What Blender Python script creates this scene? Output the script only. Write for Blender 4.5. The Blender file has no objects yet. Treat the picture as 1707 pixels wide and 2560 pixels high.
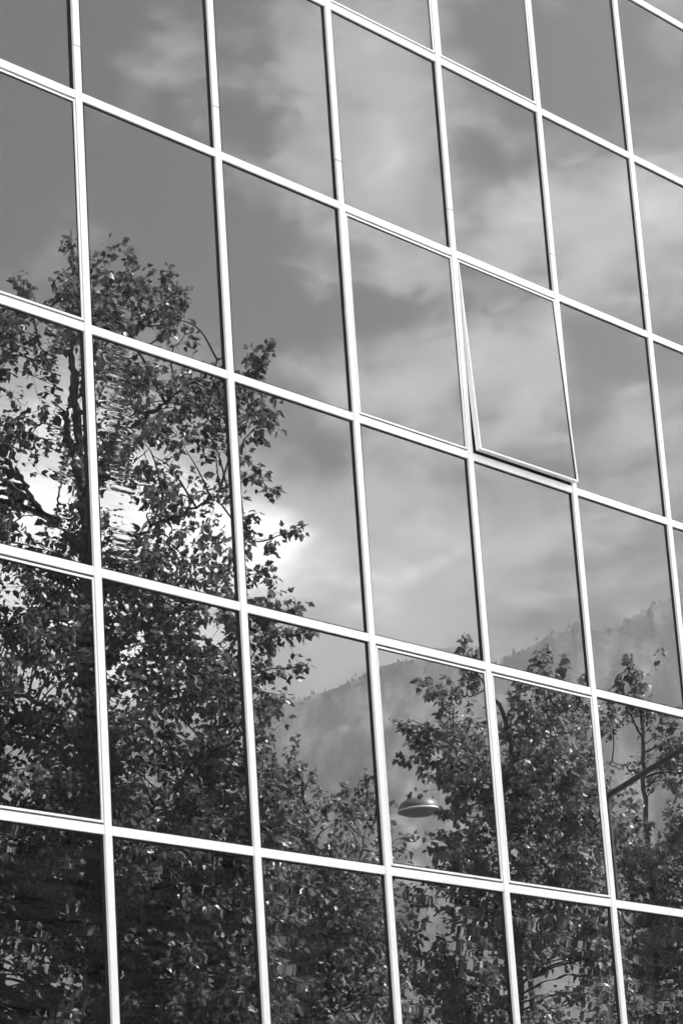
import bpy, math, random
import numpy as np

# ------------------------------------------------------------------ camera
scene = bpy.context.scene
COL = scene.collection
ROW_A = 12.487            # height of the uppermost full transom line in view
CELL_W, CELL_H = 1.5, 1.8244

cam_data = bpy.data.cameras.new("camera")
cam_data.sensor_fit = 'VERTICAL'
cam_data.sensor_height = 36.0
cam_data.lens = 97.18
cam_data.clip_start = 0.1
cam_data.clip_end = 20000
cam = bpy.data.objects.new("camera", cam_data)
COL.objects.link(cam)
from mathutils import Matrix, Vector
_r = Vector((0.6419923, -0.7639956, -0.0644718))
_d = Vector((0.1876307, 0.2380848, -0.9529482))
_f = Vector((0.7433980, 0.5996886, 0.2961976))
_c = Vector((-13.2946, -12.9515, 1.6))
cam.matrix_world = Matrix(((_r.x, -_d.x, -_f.x, _c.x), (_r.y, -_d.y, -_f.y, _c.y), (_r.z, -_d.z, -_f.z, _c.z), (0, 0, 0, 1)))
scene.camera = cam

# ------------------------------------------------------------------ sky, sun, exposure
SUN_AZ, SUN_EL = math.radians(134), math.radians(48)      # azimuth counted from -Y towards +X
SKY_STRENGTH = 0.05
sun_dir = Vector((math.cos(SUN_EL) * math.sin(SUN_AZ), -math.cos(SUN_EL) * math.cos(SUN_AZ), math.sin(SUN_EL)))

world = bpy.data.worlds.new("World")
scene.world = world
world.use_nodes = True


def build_sky():
    nt = world.node_tree
    nt.nodes.clear()
    N, L = nt.nodes, nt.links

    def sock(v, inp):
        if hasattr(v, 'is_linked'):
            L.new(v, inp)
        else:
            inp.default_value = v

    def m(op, a, b=None, c=None, clamp=False):
        n = N.new('ShaderNodeMath'); n.operation = op; n.use_clamp = clamp
        sock(a, n.inputs[0])
        if b is not None: sock(b, n.inputs[1])
        if c is not None: sock(c, n.inputs[2])
        return n.outputs[0]

    def noise(vec, scale, detail, rough, dist=0.0):
        n = N.new('ShaderNodeTexNoise'); n.noise_dimensions = '3D'
        L.new(vec, n.inputs['Vector'])
        n.inputs['Scale'].default_value = scale
        n.inputs['Detail'].default_value = detail
        n.inputs['Roughness'].default_value = rough
        n.inputs['Distortion'].default_value = dist
        return n.outputs['Fac']

    tc = N.new('ShaderNodeTexCoord')
    d = tc.outputs['Generated']
    sep = N.new('ShaderNodeSeparateXYZ'); L.new(d, sep.inputs[0])
    x, y, z = sep.outputs
    DEG = 180 / math.pi
    az = m('MULTIPLY', m('ARCTAN2', x, m('MULTIPLY', y, -1.0)), DEG)
    el = m('MULTIPLY', m('ARCSINE', z), DEG)
    # clear air
    sky = N.new('ShaderNodeTexSky'); sky.sky_type = 'NISHITA'; sky.sun_disc = False
    sky.sun_elevation = SUN_EL
    sky.sun_rotation = math.atan2(sun_dir.x, sun_dir.y)
    sky.air_density = 1.0; sky.dust_density = 1.0; sky.ozone_density = 1.0
    sc = N.new('ShaderNodeSeparateColor'); L.new(sky.outputs[0], sc.inputs[0])
    air = m('ADD', m('MULTIPLY', sc.outputs[0], 0.74), m('ADD', m('MULTIPLY', sc.outputs[1], 0.06), m('MULTIPLY', sc.outputs[2], 0.0)))
    # cloud banks: fractal noise on the direction, gathered into banks and clearings (azimuth, elevation, spread, weight)
    warp = N.new('ShaderNodeVectorMath'); warp.operation = 'MULTIPLY'
    L.new(d, warp.inputs[0]); warp.inputs[1].default_value = (1.0, 1.0, 1.7)
    n1 = noise(warp.outputs[0], 9.0, 6, 0.52, 0.25)
    n2 = noise(warp.outputs[0], 22.0, 6, 0.56, 0.4)
    n4 = noise(warp.outputs[0], 60.0, 5, 0.6, 0.6)
    n3 = noise(warp.outputs[0], 5.0, 3, 0.5, 0.3)
    waz = m('MULTIPLY', m('SUBTRACT', n2, 0.5), 2.6)
    acc = m('MULTIPLY', m('SUBTRACT', n1, 0.5), CLOUD_NOISE[0])
    acc = m('MULTIPLY_ADD', m('SUBTRACT', n2, 0.5), CLOUD_NOISE[1], acc)
    acc = m('MULTIPLY_ADD', m('SUBTRACT', n4, 0.5), CLOUD_NOISE[2], acc)
    azw = m('ADD', az, waz)
    elw = m('MULTIPLY_ADD', m('SUBTRACT', n1, 0.5), 2.6, el)
    for a0, e0, sa, se, w in CLOUD_BANKS:
        u = m('MULTIPLY', m('SUBTRACT', azw, a0), 1.0 / sa)
        v = m('MULTIPLY', m('SUBTRACT', elw, e0), 1.0 / se)
        g = m('POWER', math.e, m('MULTIPLY', m('ADD', m('MULTIPLY', u, u), m('MULTIPLY', v, v)), -1.0))
        acc = m('MULTIPLY_ADD', g, w, acc)
    t = m('ADD', acc, CLOUD_BIAS)
    mr = N.new('ShaderNodeMapRange'); mr.interpolation_type = 'SMOOTHSTEP'
    L.new(t, mr.inputs['Value'])
    mr.inputs['From Min'].default_value = 0.06
    mr.inputs['From Max'].default_value = 0.80
    cover = mr.outputs['Result']
    # thick cloud is brighter, with softly shaded undersides
    thick = N.new('ShaderNodeMapRange'); thick.interpolation_type = 'SMOOTHSTEP'
    L.new(t, thick.inputs['Value'])
    thick.inputs['From Min'].default_value = 0.75
    thick.inputs['From Max'].default_value = 1.75
    lum = m('MULTIPLY_ADD', thick.outputs['Result'], CLOUD_LUM[1] - CLOUD_LUM[0], CLOUD_LUM[0])
    lum = m('MULTIPLY', lum, m('MULTIPLY_ADD', m('SUBTRACT', n3, 0.5), 0.5, 1.0))
    tot = m('ADD', m('MULTIPLY', air, m('SUBTRACT', 1.0, cover)), m('MULTIPLY', lum, cover))
    comb = N.new('ShaderNodeCombineColor')
    for i in range(3): L.new(tot, comb.inputs[i])
    bg = N.new('ShaderNodeBackground'); L.new(comb.outputs[0], bg.inputs['Color'])
    bg.inputs['Strength'].default_value = SKY_STRENGTH
    out = N.new('ShaderNodeOutputWorld'); L.new(bg.outputs[0], out.inputs['Surface'])


CLOUD_BANKS = [(49.3, 16.7, 1.2, 0.9, 1.35), (47.3, 17.3, 1.4, 0.9, 0.9), (45.6, 19.2, 2.4, 1.0, 0.5), (45.02, 17.37, 3.2, 2.0, 1.0), (45.76, 14.45, 3.4, 1.5, 1.2), (52.88, 24.96, 1.2, 2.2, 0.55),
               (50.98, 25.73, 0.8, 1.5, 0.35), (56.38, 22.53, 2.0, 1.1, 0.6), (52.59, 19.87, 1.2, 0.55, 0.55), (53.19, 16.5, 3.5, 1.2, 0.45),
               (57.81, 17.76, 1.2, 1.0, 0.4), (54.82, 20.11, 1.0, 1.2, 0.45), (47.68, 26.86, 0.8, 0.6, 0.22), (58.68, 23.19, 0.9, 0.8, 0.4),
               (44.3, 25.6, 2.0, 2.8, -1.0), (49.64, 21.96, 2.2, 1.3, -0.5), (47.68, 23.69, 1.6, 1.3, -0.5), (56.15, 26.31, 2.6, 1.2, -0.4),
               (52.11, 21.68, 0.9, 0.35, -0.4), (57.01, 20.08, 1.2, 0.7, -0.45), (50.91, 18.57, 0.6, 0.6, -0.35), (54.85, 24.23, 0.7, 0.6, -0.35),
               (49.39, 25.17, 0.5, 0.5, -0.3)]
CLOUD_NOISE = (1.8, 1.15, 0.65)
CLOUD_BIAS = 0.35
CLOUD_LUM = (6.1, 18.0)
build_sky()
world.cycles.sampling_method = 'MANUAL'
world.cycles.sample_map_resolution = 256

sun_data = bpy.data.lights.new("sun", 'SUN')
sun_data.energy = 5.0
sun_data.angle = math.radians(0.6)
sun_data.color = (1.0, 1.0, 1.0)
sun = bpy.data.objects.new("sun", sun_data)
sun.rotation_euler = (-sun_dir).to_track_quat('-Z', 'Y').to_euler()
sun.location = (0, 0, 60)
COL.objects.link(sun)

vs = scene.view_settings
vs.view_transform = 'Standard'
vs.look = 'None'
vs.gamma = 1.0
vs.use_curve_mapping = False
vs.exposure = 3.42

cy = scene.cycles
cy.use_denoising = True
cy.max_bounces = 6
cy.diffuse_bounces = 2
cy.glossy_bounces = 4
cy.transmission_bounces = 4
cy.transparent_max_bounces = 6
cy.volume_bounces = 0
cy.caustics_reflective = False
cy.caustics_refractive = False
cy.sample_clamp_indirect = 6.0

# ------------------------------------------------------------------ helpers
rng = np.random.default_rng(7)


def tag(o, label=None, category=None, group=None, kind=None):
    if label: o["label"] = label
    if category: o["category"] = category
    if group: o["group"] = group
    if kind: o["kind"] = kind
    return o


def empty(name, loc=(0, 0, 0), parent=None):
    o = bpy.data.objects.new(name, None)
    o.empty_display_size = 0.3
    o.location = loc
    COL.objects.link(o)
    if parent: o.parent = parent
    return o


def link_mesh(name, me, parent=None, loc=(0, 0, 0), rot=(0, 0, 0)):
    o = bpy.data.objects.new(name, me)
    o.location = loc
    o.rotation_euler = rot
    COL.objects.link(o)
    if parent: o.parent = parent
    return o


def mesh_np(name, verts, faces, mat, smooth=False):
    """verts (n,3), faces (m,k) with one k for all faces"""
    verts = np.asarray(verts, dtype=np.float32)
    faces = np.asarray(faces, dtype=np.int32)
    me = bpy.data.meshes.new(name)
    me.vertices.add(len(verts))
    me.vertices.foreach_set("co", verts.ravel())
    k = faces.shape[1]
    me.loops.add(faces.size)
    me.loops.foreach_set("vertex_index", faces.ravel())
    me.polygons.add(len(faces))
    me.polygons.foreach_set("loop_start", np.arange(0, faces.size, k, dtype=np.int32))
    me.polygons.foreach_set("loop_total", np.full(len(faces), k, dtype=np.int32))
    me.polygons.foreach_set("use_smooth", np.full(len(faces), smooth, dtype=bool))
    me.update(calc_edges=True)
    me.materials.append(mat)
    return me


def box_arrays(boxes):
    V, F = [], []
    for (x0, y0, z0, x1, y1, z1) in boxes:
        b = len(V)
        V += [(x0, y0, z0), (x1, y0, z0), (x1, y1, z0), (x0, y1, z0), (x0, y0, z1), (x1, y0, z1), (x1, y1, z1), (x0, y1, z1)]
        F += [[b + i for i in q] for q in ((0, 3, 2, 1), (4, 5, 6, 7), (0, 1, 5, 4), (1, 2, 6, 5), (2, 3, 7, 6), (3, 0, 4, 7))]
    return V, F


def boxes_mesh(name, boxes, mat):
    return mesh_np(name, *box_arrays(boxes), mat)


def chamfer_bar(name, x0, z0, x1, z1, yb, yf, c, mat):
    """a bar lying on the facade: back at yb, front face at yf (towards -Y), front edges chamfered by c"""
    ring = lambda k, y: [(x0 + k, y, z0 + k), (x1 - k, y, z0 + k), (x1 - k, y, z1 - k), (x0 + k, y, z1 - k)]
    V = ring(0, yb) + ring(0, yf + c) + ring(c, yf)
    F = [[0, 3, 2, 1][::-1]]
    for r in (0, 4):
        for i in range(4):
            j = (i + 1) % 4
            F.append([r + i, r + j, r + 4 + j, r + 4 + i])
    F.append([8, 9, 10, 11])
    return mesh_np(name, V, F, mat)


def tube_arrays(path, radii, sides, voff):
    path = np.asarray(path, float)
    n = len(path)
    t = np.gradient(path, axis=0)
    t /= np.linalg.norm(t, axis=1)[:, None] + 1e-9
    ref = np.array([0.31, 0.85, 0.42])
    u = np.cross(t, ref); u /= np.linalg.norm(u, axis=1)[:, None] + 1e-9
    w = np.cross(t, u)
    ang = np.arange(sides) * 2 * np.pi / sides
    r = np.asarray(radii, float)[:, None, None]
    V = path[:, None, :] + r * (np.cos(ang)[None, :, None] * u[:, None, :] + np.sin(ang)[None, :, None] * w[:, None, :])
    V = V.reshape(-1, 3)
    i = np.arange(n - 1)[:, None] * sides
    k = np.arange(sides)[None, :]
    k2 = (k + 1) % sides
    F = np.stack([i + k, i + k2, i + sides + k2, i + sides + k], axis=-1).reshape(-1, 4) + voff
    return V, F


def smooth_path(pts, per=6):
    """Catmull-Rom through pts"""
    P = np.asarray(pts, float)
    P = np.vstack([2 * P[0] - P[1], P, 2 * P[-1] - P[-2]])
    out = []
    for i in range(1, len(P) - 2):
        t = np.linspace(0, 1, per, endpoint=False)[:, None]
        a, b, c, d = P[i - 1], P[i], P[i + 1], P[i + 2]
        out.append(0.5 * (2 * b + (c - a) * t + (2 * a - 5 * b + 4 * c - d) * t ** 2 + (3 * b - a - 3 * c + d) * t ** 3))
    out.append(P[-2][None])
    return np.vstack(out)


def value_noise(x, y, seed):
    r = np.random.default_rng(seed).random((256, 256))
    xi, yi = np.floor(x).astype(int), np.floor(y).astype(int)
    fx, fy = x - xi, y - yi
    fx = fx * fx * (3 - 2 * fx); fy = fy * fy * (3 - 2 * fy)
    g = lambda a, b: r[a % 256, b % 256]
    return (g(xi, yi) * (1 - fx) + g(xi + 1, yi) * fx) * (1 - fy) + (g(xi, yi + 1) * (1 - fx) + g(xi + 1, yi + 1) * fx) * fy - 0.5


def fbm(x, y, seed, octaves=5, gain=0.5):
    s, a = 0, 1.0
    for o in range(octaves):
        s = s + a * value_noise(x * 2 ** o + 17.3 * o, y * 2 ** o + 5.1 * o, seed + o)
        a *= gain
    return s


# ------------------------------------------------------------------ materials
def new_mat(name):
    mt = bpy.data.materials.new(name); mt.use_nodes = True
    nt = mt.node_tree
    bsdf = nt.nodes.get('Principled BSDF')
    return mt, nt, bsdf


def grey(v): return (v, v, v, 1.0)


def noisy_grey(name, lo, hi, scale, rough=0.6, detail=6, coords='Object', stretch=(1, 1, 1), spec=0.5, metallic=0.0, bump=0.0):
    mt, nt, b = new_mat(name)
    tc = nt.nodes.new('ShaderNodeTexCoord')
    mp = nt.nodes.new('ShaderNodeMapping'); mp.inputs['Scale'].default_value = stretch
    nt.links.new(tc.outputs[coords], mp.inputs['Vector'])
    no = nt.nodes.new('ShaderNodeTexNoise'); no.inputs['Scale'].default_value = scale; no.inputs['Detail'].default_value = detail
    nt.links.new(mp.outputs[0], no.inputs['Vector'])
    cr = nt.nodes.new('ShaderNodeValToRGB')
    cr.color_ramp.elements[0].position = 0.3; cr.color_ramp.elements[0].color = grey(lo)
    cr.color_ramp.elements[1].position = 0.7; cr.color_ramp.elements[1].color = grey(hi)
    nt.links.new(no.outputs['Fac'], cr.inputs[0])
    nt.links.new(cr.outputs[0], b.inputs['Base Color'])
    b.inputs['Roughness'].default_value = rough
    b.inputs['Specular IOR Level'].default_value = spec
    b.inputs['Metallic'].default_value = metallic
    if bump:
        bp = nt.nodes.new('ShaderNodeBump'); bp.inputs['Strength'].default_value = bump; bp.inputs['Distance'].default_value = 0.05
        nt.links.new(no.outputs['Fac'], bp.inputs['Height']); nt.links.new(bp.outputs[0], b.inputs['Normal'])
    return mt


M = {}
M['frame'] = noisy_grey('white_coated_aluminium', 0.68, 0.78, 3.0, rough=0.38, stretch=(1, 1, 0.25))
M['gasket'] = noisy_grey('black_rubber', 0.005, 0.010, 8.0, rough=0.6, spec=0.1)
M['inner'] = noisy_grey('dark_inner_frame', 0.09, 0.12, 4.0, rough=0.6)
M['core'] = noisy_grey('dark_interior', 0.06, 0.09, 1.0, rough=0.9)
M['render'] = noisy_grey('grey_render', 0.42, 0.5, 2.0, rough=0.85)


def glass_material():
    """mirror-coated solar glass with a faint film of dust"""
    mt, nt, b = new_mat('mirror_glass')
    N, L = nt.nodes, nt.links
    b.inputs['Metallic'].default_value = 1.0
    b.inputs['Roughness'].default_value = 0.0
    b.inputs['Base Color'].default_value = grey(GLASS_REFLECTANCE)
    tc = N.new('ShaderNodeTexCoord')
    oi = N.new('ShaderNodeObjectInfo')
    add = N.new('ShaderNodeVectorMath'); add.operation = 'MULTIPLY_ADD'
    L.new(oi.outputs['Random'], add.inputs[0]); add.inputs[1].default_value = (31, 17, 23)
    L.new(tc.outputs['Object'], add.inputs[2])
    mp = N.new('ShaderNodeMapping'); mp.inputs['Rotation'].default_value = (0, math.radians(38), 0); mp.inputs['Scale'].default_value = (0.7, 1, 7.0)
    L.new(add.outputs[0], mp.inputs['Vector'])
    no = N.new('ShaderNodeTexNoise'); no.inputs['Scale'].default_value = 3.0; no.inputs['Detail'].default_value = 8; no.inputs['Roughness'].default_value = 0.65
    L.new(mp.outputs[0], no.inputs['Vector'])
    mr = N.new('ShaderNodeMapRange'); mr.inputs['From Min'].default_value = 0.35; mr.inputs['From Max'].default_value = 0.8
    mr.inputs['To Min'].default_value = 0.006; mr.inputs["To Max"].default_value = 0.06
    L.new(no.outputs['Fac'], mr.inputs['Value'])
    dust = N.new('ShaderNodeBsdfDiffuse'); dust.inputs['Color'].default_value = grey(0.3)
    mix = N.new('ShaderNodeMixShader')
    L.new(mr.outputs[0], mix.inputs['Fac']); L.new(b.outputs[0], mix.inputs[1]); L.new(dust.outputs[0], mix.inputs[2])
    L.new(mix.outputs[0], N.get('Material Output').inputs['Surface'])
    return mt


GLASS_REFLECTANCE = 0.116
M['glass'] = glass_material()


def leaf_material(name, lo, hi):
    mt, nt, b = new_mat(name)
    N, L = nt.nodes, nt.links
    geo = N.new('ShaderNodeNewGeometry')
    cr = N.new('ShaderNodeValToRGB')
    cr.color_ramp.elements[0].color = grey(lo); cr.color_ramp.elements[1].color = grey(hi)
    L.new(geo.outputs['Random Per Island'], cr.inputs[0])
    L.new(cr.outputs[0], b.inputs['Base Color'])
    b.inputs['Roughness'].default_value = 0.35
    b.inputs['Specular IOR Level'].default_value = 0.5
    tr = N.new('ShaderNodeBsdfTranslucent'); L.new(cr.outputs[0], tr.inputs['Color'])
    mix = N.new('ShaderNodeMixShader'); mix.inputs['Fac'].default_value = 0.42
    L.new(b.outputs[0], mix.inputs[1]); L.new(tr.outputs[0], mix.inputs[2])
    L.new(mix.outputs[0], N.get('Material Output').inputs['Surface'])
    return mt


M['leaf'] = leaf_material('backlit_tree_leaf', 0.06, 0.22)  # backlit tree: its shade is put into a darker leaf colour
M['pale_leaf'] = leaf_material('frontlit_tree_leaf', 0.10, 0.30)  # same leaves painted lighter for the trees lit from the front
M['bark'] = noisy_grey('bark', 0.05, 0.11, 9.0, rough=0.9, stretch=(1, 1, 0.2), bump=0.4)
M['steel'] = noisy_grey('dark_lamp_steel', 0.05, 0.07, 5.0, rough=0.5)
M['lamp_shell'] = noisy_grey('lamp_shell', 0.13, 0.16, 5.0, rough=0.45)
M['lamp_bowl'] = noisy_grey('lamp_bowl', 0.34, 0.4, 5.0, rough=0.35)
M['lamp_rim'] = noisy_grey('lamp_rim', 0.75, 0.8, 5.0, rough=0.4)
M['asphalt'] = noisy_grey('asphalt', 0.035, 0.05, 30.0, rough=0.9)
M['paving'] = noisy_grey('paving', 0.16, 0.21, 12.0, rough=0.85)
M['kerb'] = noisy_grey('kerb_stone', 0.3, 0.36, 10.0, rough=0.85)
M['grass'] = noisy_grey('meadow', 0.03, 0.05, 0.5, rough=0.95)

# ------------------------------------------------------------------ ground, pavement, road
def sheet(name, x0, y0, x1, y1, z, mat):
    return tag(link_mesh(name, mesh_np(name, [(x0, y0, z), (x1, y0, z), (x1, y1, z), (x0, y1, z)], [[0, 1, 2, 3]], mat)), kind="structure")


sheet("ground", -4300, -4300, 4300, 4300, 0.0, M['grass'])
tag(link_mesh("pavement", boxes_mesh("pavement", [(-60, -5.0, -0.3, 60, -0.08, 0.12)], M['paving'])), kind="structure")
tag(link_mesh("pavement", boxes_mesh("pavement", [(-60, -19.5, -0.3, 60, -12.25, 0.12)], M['paving'])), kind="structure")
sheet("road", -200, -12.1, 200, -5.15, 0.004, M['asphalt'])
for ky in (-5.0, -12.25):
    s = -1 if ky > -6 else 1
    y0, y1 = sorted((ky, ky + s * 0.15))
    tag(link_mesh("kerb", boxes_mesh("kerb", [(-60, y0, -0.3, 60, y1, 0.13)], M['kerb'])), kind="structure")

# ------------------------------------------------------------------ mountain
RIDGE = [(20, 2.0), (30, 7.0), (38, 11.0), (43, 12.6), (46, 13.1), (48.33, 13.17), (49.1, 13.27), (49.53, 13.37), (50.04, 13.4), (50.82, 13.58), (51.44, 13.8),
         (51.66, 13.97), (52.14, 14.05), (52.91, 14.12), (54.06, 14.05), (54.35, 13.98), (54.96, 14.12), (55.5, 14.37), (56.02, 14.49),
         (56.36, 14.43), (56.79, 14.46), (57.14, 14.6), (57.58, 14.74), (57.72, 14.87), (58.02, 14.91), (58.26, 15.0), (60, 15.8), (64, 16.4),
         (70, 15.0), (80, 10.0), (92, 3.0)]
# the ridge is listed as seen from the mirror image of the viewpoint, across the street from the facade
EYE = np.array([-13.29, 12.95, 1.6])


def mountain():
    az = np.concatenate([np.linspace(20, 43, 160, endpoint=False), np.linspace(43, 61, 560, endpoint=False), np.linspace(61, 92, 200)])
    el = np.interp(az, [r[0] for r in RIDGE], [r[1] for r in RIDGE])
    el = el + fbm(az * 2.2, az * 0 + 3.3, 40, 5, 0.55) * 0.07
    t = np.concatenate([np.linspace(0, 1, 200), 1 + np.linspace(0.03, 0.5, 8)])
    A, T = np.meshgrid(np.radians(az), t, indexing='ij')
    E = np.repeat(el[:, None], len(t), 1)
    s = np.interp(T, [0, .35, .6, .72, .88, 1, 1.5], [0, .5, .74, .80, .93, 1, 1.4])
    hp = np.interp(T, [0, .35, .6, .72, .88, 1, 1.5], [0, .22, .43, .62, .90, 1, .7])
    D = 950 + 1700 * s
    gaz = np.linspace(20, 92, 1441)
    gel = np.interp(gaz, az, el)
    ker = np.exp(-(np.arange(-60, 61) / 24.0) ** 2); ker /= ker.sum()
    soft = np.interp(az, gaz, np.convolve(np.pad(gel, 60, mode='edge'), ker, mode='valid'))
    sharp = np.interp(T, [0, .92, .97, 1], [0, 0, .45, 1])     # the jagged crest line only shapes the top of the face
    E = soft[:, None] * (1 - sharp) + E * sharp
    H = (1.6 + (2650) * np.tan(np.radians(E)))
    xl = A * 2200                                    # metres along the range
    fade = np.clip(np.sin(np.clip(T, 0, 1) * math.pi), 0, 1) ** 0.6
    spur = fbm(xl / 420, D / 620, 80, 3, 0.5) * 150
    crag = fbm(xl / 90, D / 150, 120, 4, 0.55) * 60
    Z = H * hp + (spur + crag * np.interp(T, [0, .55, .7, .95, 1], [.3, .4, 1, 1, 0])) * fade
    Z = np.where(T <= 0, -20, Z)
    V = np.stack([EYE[0] + D * np.sin(A), EYE[1] - D * np.cos(A), Z], -1).reshape(-1, 3)
    n, mcol = A.shape
    i = np.arange(n - 1)[:, None] * mcol; k = np.arange(mcol - 1)[None, :]
    F = np.stack([i + k, i + mcol + k, i + mcol + k + 1, i + k + 1], -1).reshape(-1, 4)
    mt, nt, b = new_mat('rock_and_forest')
    N, L = nt.nodes, nt.links
    tc = N.new('ShaderNodeTexCoord')
    mp = N.new('ShaderNodeMapping'); mp.inputs['Scale'].default_value = (1, 0.15, 0.45)
    rt = N.new('ShaderNodeMapping'); rt.inputs['Rotation'].default_value = (0, 0, math.radians(127)); L.new(tc.outputs['Object'], rt.inputs['Vector']); L.new(rt.outputs[0], mp.inputs['Vector'])
    n1 = N.new('ShaderNodeTexNoise'); n1.inputs['Scale'].default_value = 0.030; n1.inputs['Detail'].default_value = 10; n1.inputs['Roughness'].default_value = 0.74
    L.new(mp.outputs[0], n1.inputs['Vector'])
    cr = N.new('ShaderNodeValToRGB')
    cr.color_ramp.elements[0].position = 0.40; cr.color_ramp.elements[0].color = grey(0.06)
    cr.color_ramp.elements[1].position = 0.66; cr.color_ramp.elements[1].color = grey(0.25)
    L.new(n1.outputs['Fac'], cr.inputs[0]); L.new(cr.outputs[0], b.inputs['Base Color'])
    b.inputs['Roughness'].default_value = 0.95; b.inputs['Specular IOR Level'].default_value = 0.1
    tag(link_mesh("mountain", mesh_np("mountain", V, F, mt, True)), kind="structure")
    # conifers along the crest, far too small to tell apart: one mass
    VV, FF = [], []
    top = V.reshape(n, mcol, 3)[:, 199]
    for q in range(260):
        a = 43 + 18 * rng.random()
        i = np.searchsorted(az, a)
        c = top[min(i, n - 1)] + np.array([rng.normal(0, 6), rng.normal(0, 6), -3.5])
        hgt, r = rng.uniform(2.0, 6.0) * (0.5 + 0.9 * (fbm(np.array([a * 3.0]), np.array([9.1]), 61, 3)[0] + 0.5)), rng.uniform(0.9, 1.7)
        bsi = len(VV)
        for j in range(5):
            VV.append((c[0] + r * math.cos(j * 1.2566), c[1] + r * math.sin(j * 1.2566), c[2]))
        VV.append((c[0], c[1], c[2] + hgt))
        FF += [[bsi + j, bsi + (j + 1) % 5, bsi + 5] for j in range(5)]
    tag(link_mesh("conifer_forest", mesh_np("conifer_forest", VV, FF, noisy_grey('conifer', 0.04, 0.06, 1.0, 0.9))),
        "thin line of tiny conifers along the crest of the mountain", "forest", kind="stuff")


mountain()

# ------------------------------------------------------------------ the office building and its curtain wall
COL_OFF = {1: 0.0182, 2: 0.0058}
ROW_OFF = {0: 0.009, 2: -0.0085, 3: -0.0025}
C0, C1 = -4, 11           # mullion lines
R0, R1 = -3, 6            # transom lines, counted downwards
HM, HT = 0.0331, 0.0329   # half widths of the cover caps
MUL_F, TRA_F = -0.026, -0.0205


def cx(i): return i * CELL_W + COL_OFF.get(i, 0.0)
def rz(j): return ROW_A - j * CELL_H + ROW_OFF.get(j, 0.0)


building = tag(empty("office_building"), "office building with a mirror glass curtain wall in a white metal grid", "building")
X0, X1, ZT = cx(C0), cx(C1), rz(R0)
link_mesh("wall", boxes_mesh("wall", [(X0, 0.45, 0, X1, 16, ZT + 0.3)], M['core']), building)
link_mesh("wall", boxes_mesh("wall", [(X0 - 0.3, 0.0, 0, X0 - 0.04, 16.2, ZT + 0.5), (X1 + 0.04, 0.0, 0, X1 + 0.3, 16.2, ZT + 0.5), (X0 - 0.04, 16.003, 0, X1 + 0.04, 16.2, ZT + 0.5)], M['render']), building)
link_mesh("roof", boxes_mesh("roof", [(X0 - 0.04, 0.2, ZT + 0.303, X1 + 0.04, 16.0, ZT + 0.45)], M['render']), building)
link_mesh("parapet", boxes_mesh("parapet", [(X0 - 0.04, -0.02, ZT + 0.04, X1 + 0.04, 0.197, ZT + 0.6)], M['frame']), building)
link_mesh("plinth", boxes_mesh("plinth", [(X0 - 0.03, -0.05, 0.0, X1 + 0.03, 0.3, rz(R1) - 0.04)], M['render']), building)

# floor slabs behind the glass and inner frame members
for j in range(R0, R1 + 1, 2):
    link_mesh("floor_slab", boxes_mesh("floor_slab", [(X0, 0.14, rz(j) - 0.15, X1, 0.447, rz(j) + 0.05)], M['core']), building)

# mullions: continuous caps with an expansion joint every fourth row
joint_z = [rz(1) + 0.22 * CELL_H + k * 4 * CELL_H for k in (-1, 0, 1)]
for i in range(C0, C1 + 1):
    cuts = [rz(R1) - 0.04] + sorted(z for z in joint_z if rz(R1) < z < ZT) + [ZT + 0.037]
    x = cx(i)
    for a, b in zip(cuts[:-1], cuts[1:]):
        dx = rng.uniform(-0.0014, 0.0014)
        me = chamfer_bar("mullion", -HM, 0.003, HM, b - 0.003 - a, -0.003, MUL_F, 0.0022, M['frame'])
        link_mesh("mullion", me, building, (x + dx, 0, a))
    link_mesh("inner_post", boxes_mesh("inner_post", [(-0.022, 0.012, 0, 0.022, 0.135, ZT - rz(R1))], M['inner']), building, (x, 0, rz(R1)))
tra_cache = {}
for j in range(R0, R1 + 1):
    for i in range(C0, C1):
        w = round(cx(i + 1) - cx(i) - 2 * HM - 0.0012, 4)
        if w not in tra_cache:
            tra_cache[w] = chamfer_bar("transom", 0, -HT, w, HT, -0.003, TRA_F, 0.002, M['frame'])
        link_mesh("transom", tra_cache[w], building, (cx(i) + HM + 0.0006, rng.uniform(-0.0006, 0.0006), rz(j)))


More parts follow.
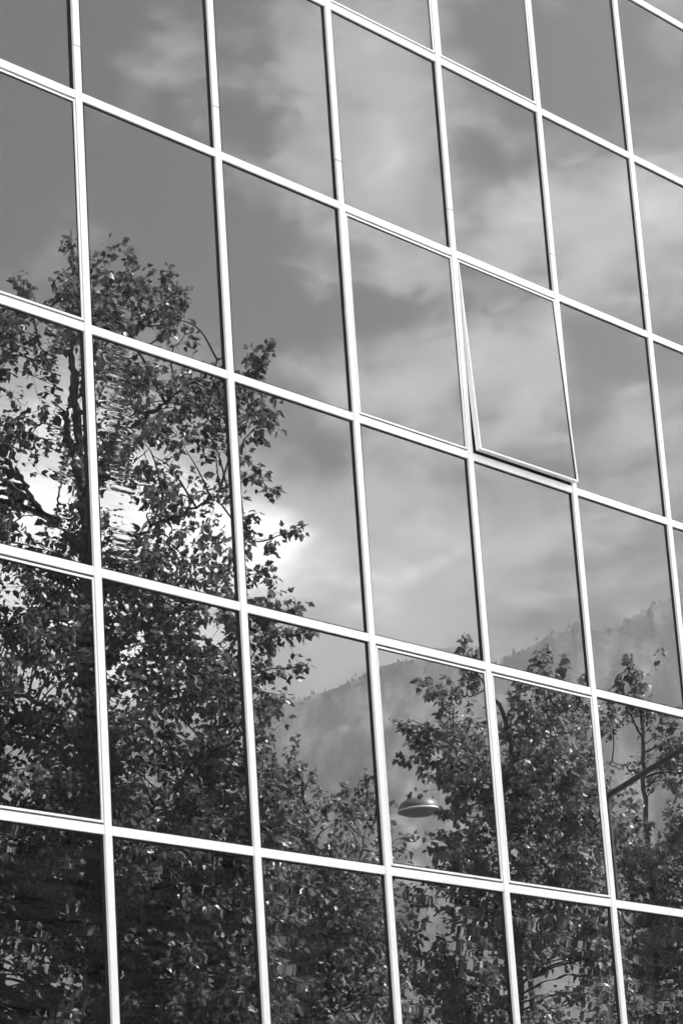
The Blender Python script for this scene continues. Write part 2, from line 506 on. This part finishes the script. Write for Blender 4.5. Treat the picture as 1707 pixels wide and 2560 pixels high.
def pane_mesh(w, h, thick, kind, fine):
    """one sheet of glass, front towards -Y; every sheet is slightly bowed, toughened ones carry roller waves"""
    nx, nz = (3, 3)
    if fine:
        nx, nz = (28, 36) if kind == 'vision' else (40, 300)
    X, Z = np.meshgrid(np.linspace(-w / 2, w / 2, nx), np.linspace(-h / 2, h / 2, nz), indexing='ij')
    Y = np.zeros_like(X)
    if fine:
        bow = rng.normal(0, 0.00022)
        Y += bow * (1 - (2 * X / w) ** 2) * (1 - (2 * Z / h) ** 2)
        Y += rng.normal(0, 0.00005) * np.sin(2 * math.pi * X / w + rng.uniform(0, 6)) * np.cos(math.pi * Z / h)
        if kind != 'vision':
            def rollers(lo, hi, n, tilt):
                """irregular roller waves with unit slope: a handful of sine trains of unequal pitch, slightly askew"""
                s = np.zeros_like(X)
                for lam in rng.uniform(lo, hi, n):
                    swell = 1 + 0.7 * np.sin(2 * math.pi * (Z / rng.uniform(0.25, 0.6) + X / rng.uniform(0.8, 2.0)) + rng.uniform(0, 6.28))
                    s += swell * lam / 6.283 * np.sin(2 * math.pi * (Z + rng.normal(0, tilt) * X + 0.006 * np.sin(X / 0.13 + rng.uniform(0, 6.28))) / lam + rng.uniform(0, 6.28))
                return s / math.sqrt(n)
            side = 0.55 + 0.45 * np.sin(2 * math.pi * X / rng.uniform(1.2, 2.2) + rng.uniform(0, 6.28))
            Y += kind[0] * side * rollers(0.07, 0.24, 6, 0.07)
            for bx, bw, bs in kind[1]:
                Y += np.exp(-np.abs((X - bx) / bw) ** 3) * bs * rollers(0.035, 0.09, 5, 0.03)
    V = np.stack([X, Y, Z], -1).reshape(-1, 3)
    a = np.arange(nx - 1)[:, None] * nz; k = np.arange(nz - 1)[None, :]
    F = np.stack([a + k, a + nz + k, a + nz + k + 1, a + k + 1], -1).reshape(-1, 4)
    b = len(V)
    hw, hh = w / 2, h / 2
    V2 = [(-hw, 0, -hh), (hw, 0, -hh), (hw, 0, hh), (-hw, 0, hh), (-hw, thick, -hh), (hw, thick, -hh), (hw, thick, hh), (-hw, thick, hh)]
    F2 = np.array([(4, 7, 6, 5), (0, 4, 5, 1), (1, 5, 6, 2), (2, 6, 7, 3), (3, 7, 4, 0)]) + b
    return mesh_np("window_pane", np.vstack([V, V2]), np.vstack([F, F2]), M['glass'], True)


def ring_boxes(x0, z0, x1, z1, wx, wz, y0, y1):
    return [(x0, y0, z0, x0 + wx, y1, z1), (x1 - wx, y0, z0, x1, y1, z1),
            (x0 + wx, y0, z0, x1 - wx, y1, z0 + wz), (x0 + wx, y0, z1 - wz, x1 - wx, y1, z1)]


def is_sash(i, j):
    return j % 2 == 1 and i % 4 in (2, 3)


TOUGHENED = {(-1, 2): (0.0006, [(0.42, 0.11, 0.0022), (0.1, 0.08, 0.0006)]), (0, 2): (0.0005, [(-0.47, 0.11, 0.0080), (0.5, 0.08, 0.0010)]),
             (1, 2): (0.0003, []), (-1, 4): (0.0011, [(0.3, 0.3, 0.0005)]), (0, 4): (0.0009, [(0.35, 0.3, 0.0005)]), (1, 4): (0.0009, [(-0.3, 0.3, 0.0004)]),
             (2, 4): (0.0011, [(0.4, 0.3, 0.0012)]), (3, 4): (0.0011, [(0.35, 0.3, 0.0010)]), (4, 4): (0.0012, [(0.0, 0.5, 0.0006)])}
TILT = {}
OPEN_SASH = (3, 1)
for j in range(R0, R1):
    for i in range(C0, C1):
        xa, xb, zt, zb = cx(i), cx(i + 1), rz(j), rz(j + 1)
        mx, mz = (xa + xb) / 2, (zt + zb) / 2
        fine = -2 <= i <= 6 and -1 <= j <= 4
        tilt = (rng.normal(0, 0.0012), 0, rng.normal(0, 0.0010))
        if is_sash(i, j):
            w, h = xb - xa - 2 * (HM + 0.009), zt - zb - 2 * HT - 0.018 - 0.013
            dzc = -0.0025
            th = math.radians(2.5) if (i, j) == OPEN_SASH else 0.0
            # hinge line at the top edge of the sash
            hz = mz + dzc + h / 2
            fw, fd = 0.016, 0.048
            sash = link_mesh("opening_window", boxes_mesh("sash", ring_boxes(-w / 2, -h, w / 2, 0, fw, fw, -0.022, -0.022 + fd), M['frame']), building, (mx, 0, hz), (-th, 0, 0))
            if th:
                link_mesh("stay_arm", boxes_mesh("stay_arm", [(w / 2 - 0.12, 0.0, -h + 0.004, w / 2 - 0.105, 0.11, -h + 0.010), (w / 2 - 0.30, 0.018, -h - 0.004, w / 2 - 0.29, 0.09, -h + 0.002)], M['inner']), sash)
                sash["label"] = "the one window tilted open, swung out at its bottom edge"
            gw, gh = w - 2 * fw, h - 2 * fw
            link_mesh("gasket", boxes_mesh("gasket", ring_boxes(-w / 2 + fw, -h + fw, w / 2 - fw, -fw, 0.009, 0.009, -0.0135, 0.004), M['gasket']), sash)
            link_mesh("window_pane", pane_mesh(gw - 0.004, gh - 0.004, 0.012, 'vision', fine), sash, (0, -0.0115, -h / 2), tilt)
            # rebate behind the closed joint, its front ring blackened to paint the gap's shade
            d = 0.10
            link_mesh("rebate", boxes_mesh("rebate", ring_boxes(xa - mx + 0.024, zb - mz + 0.012, xb - mx - 0.024, zt - mz - 0.012, 0.012, 0.020, 0.034, 0.034 + d), M['inner']), building, (mx, 0, mz))
            link_mesh("rebate", boxes_mesh("rebate", ring_boxes(xa - mx + 0.012, zb - mz + 0.012, xb - mx - 0.012, zt - mz - 0.012, 0.018, 0.018, -0.001, 0.011), M['gasket']), building, (mx, 0, mz))
        else:
            w, h = xb - xa - 0.05, zt - zb - 0.05
            kind = 'vision' if j % 2 else TOUGHENED.get((i, j), (0.0003 if j < 2 else 0.0008, []))
            p = link_mesh("window_pane", pane_mesh(w, h, 0.012, kind, fine), building, (mx, 0, mz), tilt)
            g = ring_boxes(xa - mx + 0.02, zb - mz + 0.018, xb - mx - 0.02, zt - mz - 0.018, HM - 0.02 + 0.034, HT - 0.018 + 0.014, -0.0028, -0.0012)
            link_mesh("gasket", boxes_mesh("gasket", g, M['gasket']), p)

# ------------------------------------------------------------------ trees
LEAF = np.array([(0, 0), (.27, -.06), (.26, .15), (.54, .30), (.31, .42), (.24, .68), (0, 1.0), (-.24, .68), (-.31, .42), (-.54, .30), (-.26, .15), (-.27, -.06), (0, .36)])
LEAF_F = np.array([(k, (k + 1) % 12, 12) for k in range(12)])


def unit(v): return v / (np.linalg.norm(v, axis=-1, keepdims=True) + 1e-9)


def leaves_mesh(name, pos, axis, normal, size, r, mat):
    n = len(pos)
    axis = unit(axis)
    side = unit(np.cross(axis, normal))
    nor = np.cross(side, axis)
    fold = r.uniform(-0.5, 0.25, (n, 1, 1))
    curl = r.uniform(-0.35, 0.1, (n, 1, 1))
    lx = LEAF[None, :, 0, None] * (1 + r.uniform(-.15, .15, (n, 1, 1)))
    ly = LEAF[None, :, 1, None]
    lz = fold * np.abs(lx) + curl * ly ** 2
    P = pos[:, None, :] + size[:, None, None] * (lx * side[:, None, :] + ly * axis[:, None, :] + lz * nor[:, None, :])
    F = (LEAF_F[None] + (np.arange(n) * 13)[:, None, None]).reshape(-1, 3)
    return mesh_np(name, P.reshape(-1, 3), F, mat, False)


def inside(poly, a, z):
    c = False
    for (x1, y1), (x2, y2) in zip(poly, poly[1:] + poly[:1]):
        if (y1 > z) != (y2 > z) and a < (x2 - x1) * (z - y1) / (y2 - y1) + x1:
            c = not c
    return c


def build_tree(name, label, base, e1, e2, outlines, density, shoots, gaps, limbs, leaf_size, depth, trunk_r, seed, leaf='leaf'):
    """crown given in the tree's own metres: (across, height) outlines, leafy shoots, gaps and limbs; depth is the crown's half thickness"""
    r = np.random.default_rng(seed)
    E1, E2 = np.array(e1 + (0,), float), np.array(e2 + (0,), float)
    root = empty(name, base)
    tag(root, label, "tree", "street trees opposite the glass facade")
    P = lambda a, z, b: E1 * a + E2 * b + np.array([0, 0, z])
    V, F, nv = [], [], 0
    limb_pts = []

    def tube(path, radii, sides):
        nonlocal nv
        v, f = tube_arrays(path, radii, sides, nv)
        V.append(v); F.append(f); nv += len(v)
    # trunk and limbs
    tubes = []
    for k, lm in enumerate(limbs):
        if k == 0:
            bs = r.normal(0, 0.08, len(lm))
            bs[0] = 0
        else:
            bs = np.linspace(0, r.uniform(-0.75, 0.75) * depth, len(lm))
        path = smooth_path([P(a, z, b) for (a, z), b in zip(lm, bs)], 7)
        path[1:-1] += r.normal(0, 0.02, (len(path) - 2, 3))
        s = np.linspace(0, 1, len(path))
        if k == 0:
            rad = trunk_r * (1.02 - s ** 0.46) * 0.95 + 0.022
            rad[:3] *= (1.35, 1.15, 1.05)
            tubes.append((path, rad))
        else:
            rad = trunk_r * 0.24 * (1 - 0.8 * s)
            tube(path, rad, 7)
        limb_pts.append(path if k else np.vstack([path[len(path) // 4:], np.linspace(path[3], path[8], 24)]))
    tv, tf = tube_arrays(*tubes[0], 12, 0)
    link_mesh("trunk", mesh_np("trunk", tv, tf, M['bark'], True), root)
    LP = np.vstack(limb_pts)
    # clusters of leafy sprays
    so, sd, sl, snum = [], [], [], []
    for poly, dens in zip(outlines, density):
        a0, a1 = min(q[0] for q in poly), max(q[0] for q in poly)
        z0, z1 = min(q[1] for q in poly), max(q[1] for q in poly)
        ncl = int(dens * (a1 - a0) * (z1 - z0))
        cen = (a0 + a1) / 2
        for _ in range(ncl):
            a, z = r.uniform(a0, a1), r.uniform(z0, z1)
            if not inside(poly, a, z): continue
            if any(((a - g[0]) / g[2]) ** 2 + ((z - g[1]) / g[3]) ** 2 < 1 for g in gaps): continue
            th = math.sqrt(max(0.12, 1 - ((a - cen) / ((a1 - a0) / 2 + 0.3)) ** 2))
            b = np.clip(r.normal(0, 0.5), -1, 1) * depth * th
            c = P(a, z, b)
            # bough to the cluster from a lower point of the skeleton
            dv = c - LP
            cost = np.linalg.norm(dv, axis=1) * r.uniform(0.75, 1.25, len(LP)) + 0.9 * np.maximum(0, 0.25 - dv[:, 2])
            q = LP[np.argmin(cost)]
            dist = np.linalg.norm(c - q)
            mid = (q + c) / 2 + np.array([0, 0, 0.12 * dist]) + r.normal(0, 0.06 * dist, 3)
            tube(smooth_path([q, mid, c], 4), np.linspace(0.010 + 0.008 * dist, 0.006, 9), 5)
            out = unit(np.array([c[0], c[1], 0]) * 1.0 + np.array([0, 0, 0.5]))
            for _s in range(r.integers(6, 10)):
                so.append(c + r.normal(0, 0.17, 3))
                sd.append(unit(out * 0.6 + r.normal(0, 0.75, 3) + np.array([0, 0, 0.35])))
                sl.append(r.uniform(0.28, 0.62)); snum.append(r.integers(9, 15))
    for (a, z), (ba, bz) in shoots:
        b0 = r.uniform(-0.5, 0.5) * depth * 0.5
        tip, bot = P(a, z, b0), P(ba, bz, b0 * 0.7)
        q = LP[np.argmin(np.linalg.norm(LP - bot, axis=1))]
        pts = smooth_path([q, bot, (bot + tip) / 2 + r.normal(0, 0.04, 3), tip], 5)
        tube(pts, np.linspace(0.016, 0.004, len(pts)), 5)
        L = np.linalg.norm(tip - bot)
        k = max(3, int(L / 0.11))
        for s in np.linspace(0.08, 1.0, k):
            o = bot + (tip - bot) * s
            so.append(o - unit(tip - bot) * 0.14); sd.append(unit(unit(tip - bot) * 0.8 + r.normal(0, 0.55 * (1.15 - s), 3)))
            sl.append(0.18 + 0.24 * (1 - s)); snum.append(r.integers(11, 17))
    so, sd, sl, snum = np.array(so), np.array(sd), np.array(sl), np.array(snum)
    # twigs
    m = len(so)
    ends = so + sd * sl[:, None]
    u = unit(np.cross(sd, r.normal(0, 1, (m, 3)))); w = np.cross(sd, u)
    tri = []
    for ang in (0, 2.094, 4.189):
        tri.append(math.cos(ang) * u + math.sin(ang) * w)
    tv = np.stack([so + t * 0.0045 for t in tri] + [ends + t * 0.0018 for t in tri], 1).reshape(-1, 3)
    tf = (np.array([(0, 1, 4, 3), (1, 2, 5, 4), (2, 0, 3, 5)])[None] + (np.arange(m) * 6)[:, None, None]).reshape(-1, 4) + nv
    V.append(tv); F.append(tf)
    br = link_mesh("branches", mesh_np("branches", np.vstack(V), np.vstack(F), M['bark'], True), root)
    # leaves
    idx = np.repeat(np.arange(m), snum)
    n = len(idx)
    s = r.uniform(0.12, 1.0, n) ** 0.8
    pet = unit(r.normal(0, 1, (n, 3)) + sd[idx] * 0.6 + np.array([0, 0, -0.15]))
    pos = so[idx] + sd[idx] * (sl[idx] * s)[:, None] + pet * r.uniform(0.03, 0.11, (n, 1))
    axis = unit(pet * 0.8 + np.array([0, 0, -0.55]) + r.normal(0, 0.3, (n, 3)))
    nor = unit(np.array([0, 0, 0.8]) + r.normal(0, 0.6, (n, 3)) + pet * 0.4)
    size = leaf_size * r.uniform(0.65, 1.2, n)
    crown = link_mesh("crown", leaves_mesh("crown", pos, axis, nor, size, r, M[leaf]), root)
    crown["kind"] = "stuff"
    br["kind"] = "stuff"
    return n


TREES = []
TREES.append(dict(name='plane_tree', label='tallest and darkest tree, its crown filling the left panes',
    base=(13.79, -13.71, 0.0), e1=(0.7015, 0.7127), e2=(0.7127, -0.7015), leaf_size=0.106, depth=2.0, trunk_r=0.25, seed=11, leaf='leaf',
    outlines=[[(-2.46, 15.65), (-1.82, 16.17), (-0.8, 16.61), (-0.03, 16.75), (0.86, 16.72), (1.32, 16.43), (1.47, 16.05), (1.39, 15.71), (1.87, 15.16), (2.32, 15.27), (2.46, 14.93), (2.35, 14.13), (1.94, 14.02), (1.79, 13.49), (2.21, 13.25), (2.48, 12.88), (2.37, 12.62), (-2.75, 12.83)], [(-3.0, 12.97), (2.37, 12.62), (2.71, 12.05), (2.77, 11.44), (2.42, 10.76), (2.26, 10.13), (2.27, 9.76), (-3.16, 10.02)], [(-3.16, 10.08), (2.4, 9.82), (2.09, 3.6), (-3.27, 3.6)]], density=[6.8, 10.8, 19.0],
    shoots=[((-0.78, 17.47), (-0.48, 16.67)), ((0.04, 17.86), (0.15, 16.51)), ((-0.21, 17.21), (0.02, 16.51)), ((0.47, 17.39), (0.47, 16.63)), ((0.84, 17.65), (0.78, 16.49)), ((1.04, 17.17), (0.84, 16.35)), ((1.43, 17.35), (1.29, 16.33)), ((1.6, 16.87), (1.35, 16.33)), ((1.65, 16.18), (1.39, 15.85)), ((2.08, 15.54), (1.86, 14.95)), ((2.22, 15.49), (1.98, 14.81)), ((2.83, 16.07), (2.42, 14.8)), ((2.64, 16.01), (2.43, 14.93)), ((2.86, 15.15), (2.42, 14.66)), ((2.88, 13.95), (2.39, 14.13)), ((3.17, 13.21), (2.45, 13.07)), ((2.47, 13.4), (2.32, 12.82)), ((2.68, 12.67), (2.3, 12.49)), ((3.04, 12.1), (2.34, 12.04)), ((3.22, 11.68), (2.43, 11.58)), ((3.06, 11.11), (2.47, 11.07)), ((2.72, 10.68), (2.39, 10.76)), ((-1.42, 17.18), (-1.19, 16.42)), ((-1.94, 16.71), (-1.7, 16.03))],
    gaps=[(0.63, 13.64, 0.25, 0.72), (1.54, 13.01, 0.27, 0.14), (-0.88, 14.06, 0.21, 0.36), (-0.21, 15.4, 0.18, 0.24), (1.66, 14.69, 0.15, 0.12), (-1.12, 12.25, 0.15, 0.36), (-0.27, 13.64, 0.12, 0.3), (2.11, 13.68, 0.15, 0.11), (-0.85, 10.91, 0.18, 0.24), (1.01, 15.86, 0.12, 0.18)],
    limbs=[[(-0.16, 0.0), (-0.11, 5.56), (0.0, 9.01), (0.06, 11.5), (0.08, 13.1), (0.03, 14.22), (-0.02, 15.43), (-0.02, 16.24), (0.08, 17.2)], [(0.08, 12.58), (0.21, 13.95), (0.47, 14.79), (0.64, 15.21), (0.72, 15.7), (0.78, 16.42)], [(0.39, 14.54), (0.85, 14.81), (1.21, 14.98), (1.63, 15.18), (2.2, 15.48)], [(0.06, 11.82), (0.45, 12.83), (0.7, 13.01), (0.99, 13.21), (1.47, 13.37), (2.11, 13.68)], [(0.04, 9.87), (-0.31, 10.57), (-0.73, 10.96), (-1.21, 11.2), (-1.92, 11.71)], [(0.02, 9.37), (-0.27, 10.0), (-0.63, 10.21), (-1.22, 10.61), (-2.24, 11.09)], [(0.06, 13.76), (-0.22, 15.03), (-0.39, 15.71), (-0.61, 16.53)], [(0.05, 11.18), (0.65, 11.79), (1.41, 12.08), (2.28, 12.17)], [(0.03, 9.93), (0.6, 10.59), (1.41, 10.93), (2.22, 11.15)], [(-0.01, 8.52), (0.72, 9.09), (1.47, 9.67), (2.16, 10.01)], [(-0.04, 7.5), (-0.7, 8.07), (-1.63, 8.72), (-2.46, 9.13)], [(-0.05, 7.2), (0.72, 7.64), (1.57, 7.95), (2.12, 8.05)], [(0.08, 12.91), (-0.58, 13.59), (-1.12, 14.4), (-1.72, 15.22)]]))
TREES.append(dict(name='plane_tree', label='low bushy tree between the tallest tree and the tree in front of the cliff',
    base=(22.06, -16.48, 0.0), e1=(0.6398, 0.7686), e2=(0.7686, -0.6398), leaf_size=0.108, depth=1.4, trunk_r=0.13, seed=12, leaf='pale_leaf',
    outlines=[[(-1.06, 10.49), (-0.67, 10.98), (-0.31, 10.81), (0.1, 10.26), (0.76, 10.29), (0.96, 9.99), (1.08, 9.61), (1.03, 8.95), (0.84, 3.6), (-1.51, 3.6)]], density=[17.0],
    shoots=[((-0.36, 11.87), (-0.44, 11.12)), ((-0.74, 11.61), (-0.67, 10.98)), ((-0.06, 11.28), (-0.31, 10.81)), ((0.21, 10.85), (-0.12, 10.35)), ((-0.95, 11.23), (-0.83, 10.7)), ((0.9, 11.22), (0.7, 10.45)), ((0.51, 10.98), (0.47, 10.31)), ((1.08, 10.65), (0.82, 10.14)), ((1.42, 10.1), (1.02, 9.83))],
    gaps=[(0.41, 9.43, 0.14, 0.18), (0.8, 9.85, 0.13, 0.15)],
    limbs=[[(-0.14, 0.0), (-0.09, 6.16), (-0.01, 8.51), (-0.14, 9.98), (-0.34, 11.49)], [(-0.02, 8.44), (0.56, 9.57), (0.87, 10.88)], [(-0.05, 7.72), (-0.51, 8.62), (-0.89, 9.66)], [(-0.07, 7.08), (0.52, 7.83), (1.01, 8.66)]]))
TREES.append(dict(name='plane_tree', label='broad leafy tree in front of the mountain with a dark forked trunk',
    base=(27.26, -16.3, 0.0), e1=(0.585, 0.8111), e2=(0.8111, -0.585), leaf_size=0.112, depth=1.6, trunk_r=0.15, seed=13, leaf='pale_leaf',
    outlines=[[(-0.97, 13.05), (-0.62, 13.44), (-0.24, 13.16), (0.65, 13.17), (1.43, 12.86), (1.61, 12.19), (1.71, 10.72), (1.56, 9.93), (1.12, 9.49), (0.4, 9.39), (-0.67, 9.79), (-1.35, 10.24), (-0.9, 10.93), (-1.01, 11.5), (-1.42, 11.94), (-1.55, 12.4), (-1.33, 12.67)], [(-1.85, 9.88), (1.6, 9.53), (1.6, 3.6), (-2.33, 3.6)]], density=[13.0, 10.0],
    shoots=[((-0.57, 14.35), (-0.63, 13.36)), ((-0.37, 14.08), (-0.55, 13.35)), ((0.98, 14.16), (0.74, 13.24)), ((0.78, 14.07), (0.7, 13.25)), ((1.28, 13.8), (1.04, 13.05)), ((-2.03, 13.04), (-1.25, 12.66)), ((-1.84, 12.79), (-1.26, 12.42)), ((-1.5, 13.66), (-0.97, 13.05)), ((-2.04, 12.22), (-1.29, 12.09)), ((-1.58, 10.54), (-1.01, 10.53)), ((1.6, 13.5), (1.19, 12.88)), ((-1.35, 11.24), (-0.85, 11.49)), ((0.28, 13.53), (0.14, 12.88))],
    gaps=[(-1.75, 11.22, 0.84, 0.56), (-1.38, 9.33, 0.4, 0.4), (0.52, 8.04, 0.24, 0.36), (0.33, 13.2, 0.2, 0.24), (1.29, 10.03, 0.24, 0.32), (-0.72, 11.15, 0.16, 0.16), (1.03, 8.47, 0.18, 0.18)],
    limbs=[[(-0.26, 0.0), (-0.21, 6.33), (0.0, 9.26), (0.14, 10.44), (0.12, 11.65), (-0.02, 12.89), (-0.5, 13.93)], [(0.07, 9.81), (0.41, 10.42), (0.75, 11.6), (1.03, 13.39)], [(0.16, 11.17), (-0.49, 12.03), (-1.09, 12.57), (-1.71, 12.87)], [(-0.02, 8.87), (-0.46, 9.37), (-0.99, 9.73), (-1.52, 10.01)], [(0.1, 10.05), (0.79, 10.15), (1.29, 10.43), (1.66, 11.05)], [(-0.07, 8.01), (0.73, 8.65), (1.47, 8.99)], [(-0.1, 7.55), (-0.86, 8.3), (-1.71, 8.6)]]))
TREES.append(dict(name='plane_tree', label='slender sparse tree at the right with a thin leafy top shoot',
    base=(33.58, -17.68, 0.0), e1=(0.547, 0.8371), e2=(0.8371, -0.547), leaf_size=0.108, depth=1.5, trunk_r=0.13, seed=14, leaf='pale_leaf',
    outlines=[[(-0.49, 14.16), (0.14, 14.66), (0.43, 13.98), (1.13, 13.83), (1.81, 13.49), (1.71, 12.5), (1.01, 12.65), (0.41, 12.8), (-0.09, 12.21), (-0.5, 13.06)], [(-0.57, 11.89), (-0.08, 12.39), (0.21, 11.64), (0.56, 11.7), (1.01, 12.65), (2.22, 13.18), (2.19, 3.6), (-1.05, 3.6)]], density=[6.0, 12.5],
    shoots=[((0.11, 15.33), (0.22, 14.09)), ((0.25, 15.06), (0.26, 14.0)), ((-0.18, 14.87), (-0.0, 14.12)), ((-0.44, 14.62), (-0.41, 13.6)), ((0.88, 14.03), (0.62, 13.14)), ((1.07, 13.65), (0.78, 12.95)), ((1.58, 13.88), (1.32, 13.08))],
    gaps=[(0.54, 12.2, 0.38, 0.45), (-0.3, 12.86, 0.27, 0.36), (-0.69, 10.56, 0.13, 0.36), (-0.25, 12.41, 0.22, 0.22)],
    limbs=[[(-0.03, 0.0), (0.02, 6.68), (0.09, 9.53), (0.08, 11.3), (0.16, 13.0), (0.21, 14.0), (0.14, 15.12)], [(0.08, 10.85), (0.83, 11.68), (1.29, 12.72)], [(0.15, 12.82), (-0.19, 13.08), (-0.53, 13.25)], [(0.19, 13.55), (-0.08, 14.21), (-0.33, 14.42)], [(0.09, 9.53), (-0.35, 10.44), (-0.54, 11.26)], [(0.09, 9.09), (1.0, 9.89), (1.8, 10.88)]]))
n_leaves = sum(build_tree(**t) for t in TREES)
print('leaves', n_leaves)


# ------------------------------------------------------------------ street lamps (seen in the glass)
def lathe(profile, seg=28):
    V = [(r_ * math.cos(2 * math.pi * k / seg), r_ * math.sin(2 * math.pi * k / seg), z_) for r_, z_ in profile for k in range(seg)]
    F = [[a * seg + k, a * seg + (k + 1) % seg, (a + 1) * seg + (k + 1) % seg, (a + 1) * seg + k] for a in range(len(profile) - 1) for k in range(seg)]
    return V, F


def street_point(az, D, el):
    a = math.radians(az)
    return np.array([EYE[0] + D * math.sin(a), EYE[1] - D * math.cos(a), EYE[2] + D * math.tan(math.radians(el))])


# a: tall post with a long rising arm over the street
pA, pB = street_point(56.17, 44.0, 11.0), street_point(57.93, 43.5, 11.87)
lamp = tag(empty("street_lamp", (pA[0], pA[1], 0)), "dark steel street lamp with a long slanting arm reaching through the rightmost tree", "street lamp")
o = np.array([pA[0], pA[1], 0])
v, f = tube_arrays([(0, 0, 0), (0, 0, 0.6), (0, 0, 5), (0, 0, pA[2] + 0.15)], [0.085, 0.08, 0.07, 0.045], 14, 0)
link_mesh("post", mesh_np("post", v, f, M['steel'], True), lamp)
d = (pB - pA)
pE = pA + d * 1.9
v, f = tube_arrays([pA - o - d * 0.02, pA - o + d * 0.5, pB - o, pE - o], [0.047, 0.046, 0.045, 0.042], 12, 0)
link_mesh("arm", mesh_np("arm", v, f, M['steel'], True), lamp)
dh = d / np.linalg.norm(d)
v, f = lathe([(0.001, -0.40), (0.10, -0.38), (0.14, -0.2), (0.15, 0.1), (0.12, 0.33), (0.05, 0.40), (0.001, 0.405)])
head = link_mesh("lamp_head", mesh_np("lamp_head", v, f, M['lamp_shell'], True), lamp, tuple(pE - o + dh * 0.3))
head.rotation_euler = Vector(dh).to_track_quat('Z', 'Y').to_euler()

# b: saucer-shaped lantern on a thin horizontal arm
pL, pP = street_point(52.24, 54.0, 10.95), street_point(54.3, 54.6, 10.62)
lamp = tag(empty("street_lamp", (pP[0], pP[1], 0)), "street lamp with a wide saucer-shaped head and pale rim beside the middle tree", "street lamp")
o = np.array([pP[0], pP[1], 0])
v, f = tube_arrays([(0, 0, 0), (0, 0, 0.6), (0, 0, 5), (0, 0, pP[2] + 0.4)], [0.085, 0.08, 0.065, 0.045], 14, 0)
link_mesh("post", mesh_np("post", v, f, M['steel'], True), lamp)
v, f = tube_arrays([(0, 0, pP[2]), (pL - o + np.array([0, 0, -0.02])) * 0.5 + np.array([0, 0, pP[2] * 0.5 - 0.03]), pL - o + np.array([0, 0, -0.03])], [0.03, 0.02, 0.016], 8, 0)
link_mesh("arm", mesh_np("arm", v, f, M['steel'], True), lamp)
v, f = lathe([(0.43, 0.0), (0.42, 0.06), (0.37, 0.15), (0.27, 0.22), (0.14, 0.25), (0.001, 0.26)])
shade = link_mesh("shade", mesh_np("shade", v, f, M['lamp_shell'], True), lamp, tuple(pL - o))
v, f = lathe([(0.415, 0.012), (0.44, 0.012), (0.445, -0.012), (0.44, -0.03), (0.415, -0.03), (0.415, 0.012)])
link_mesh("rim", mesh_np("rim", v, f, M['lamp_rim'], True), shade)
v, f = lathe([(0.41, -0.012), (0.36, -0.06), (0.25, -0.10), (0.12, -0.12), (0.001, -0.125)])
link_mesh("bowl", mesh_np("bowl", v, f, M['lamp_bowl'], True), shade)

# ------------------------------------------------------------------ haze in the valley air
HAZE = 1.25e-4
hz = mesh_np("haze", *box_arrays([(-4500, -4500, -25, 4500, 4500, 830)]), bpy.data.materials.new("haze"))
hm = hz.materials[0]; hm.use_nodes = True
hm.node_tree.nodes.clear()
pv = hm.node_tree.nodes.new('ShaderNodeVolumePrincipled')
pv.inputs['Color'].default_value = (0.97, 0.97, 0.97, 1)
pv.inputs['Density'].default_value = HAZE
pv.inputs['Anisotropy'].default_value = 0.2
ho = hm.node_tree.nodes.new('ShaderNodeOutputMaterial')
hm.node_tree.links.new(pv.outputs[0], ho.inputs['Volume'])
tag(link_mesh("haze", hz), "thin pale haze hanging in the valley air", "haze", kind="stuff")
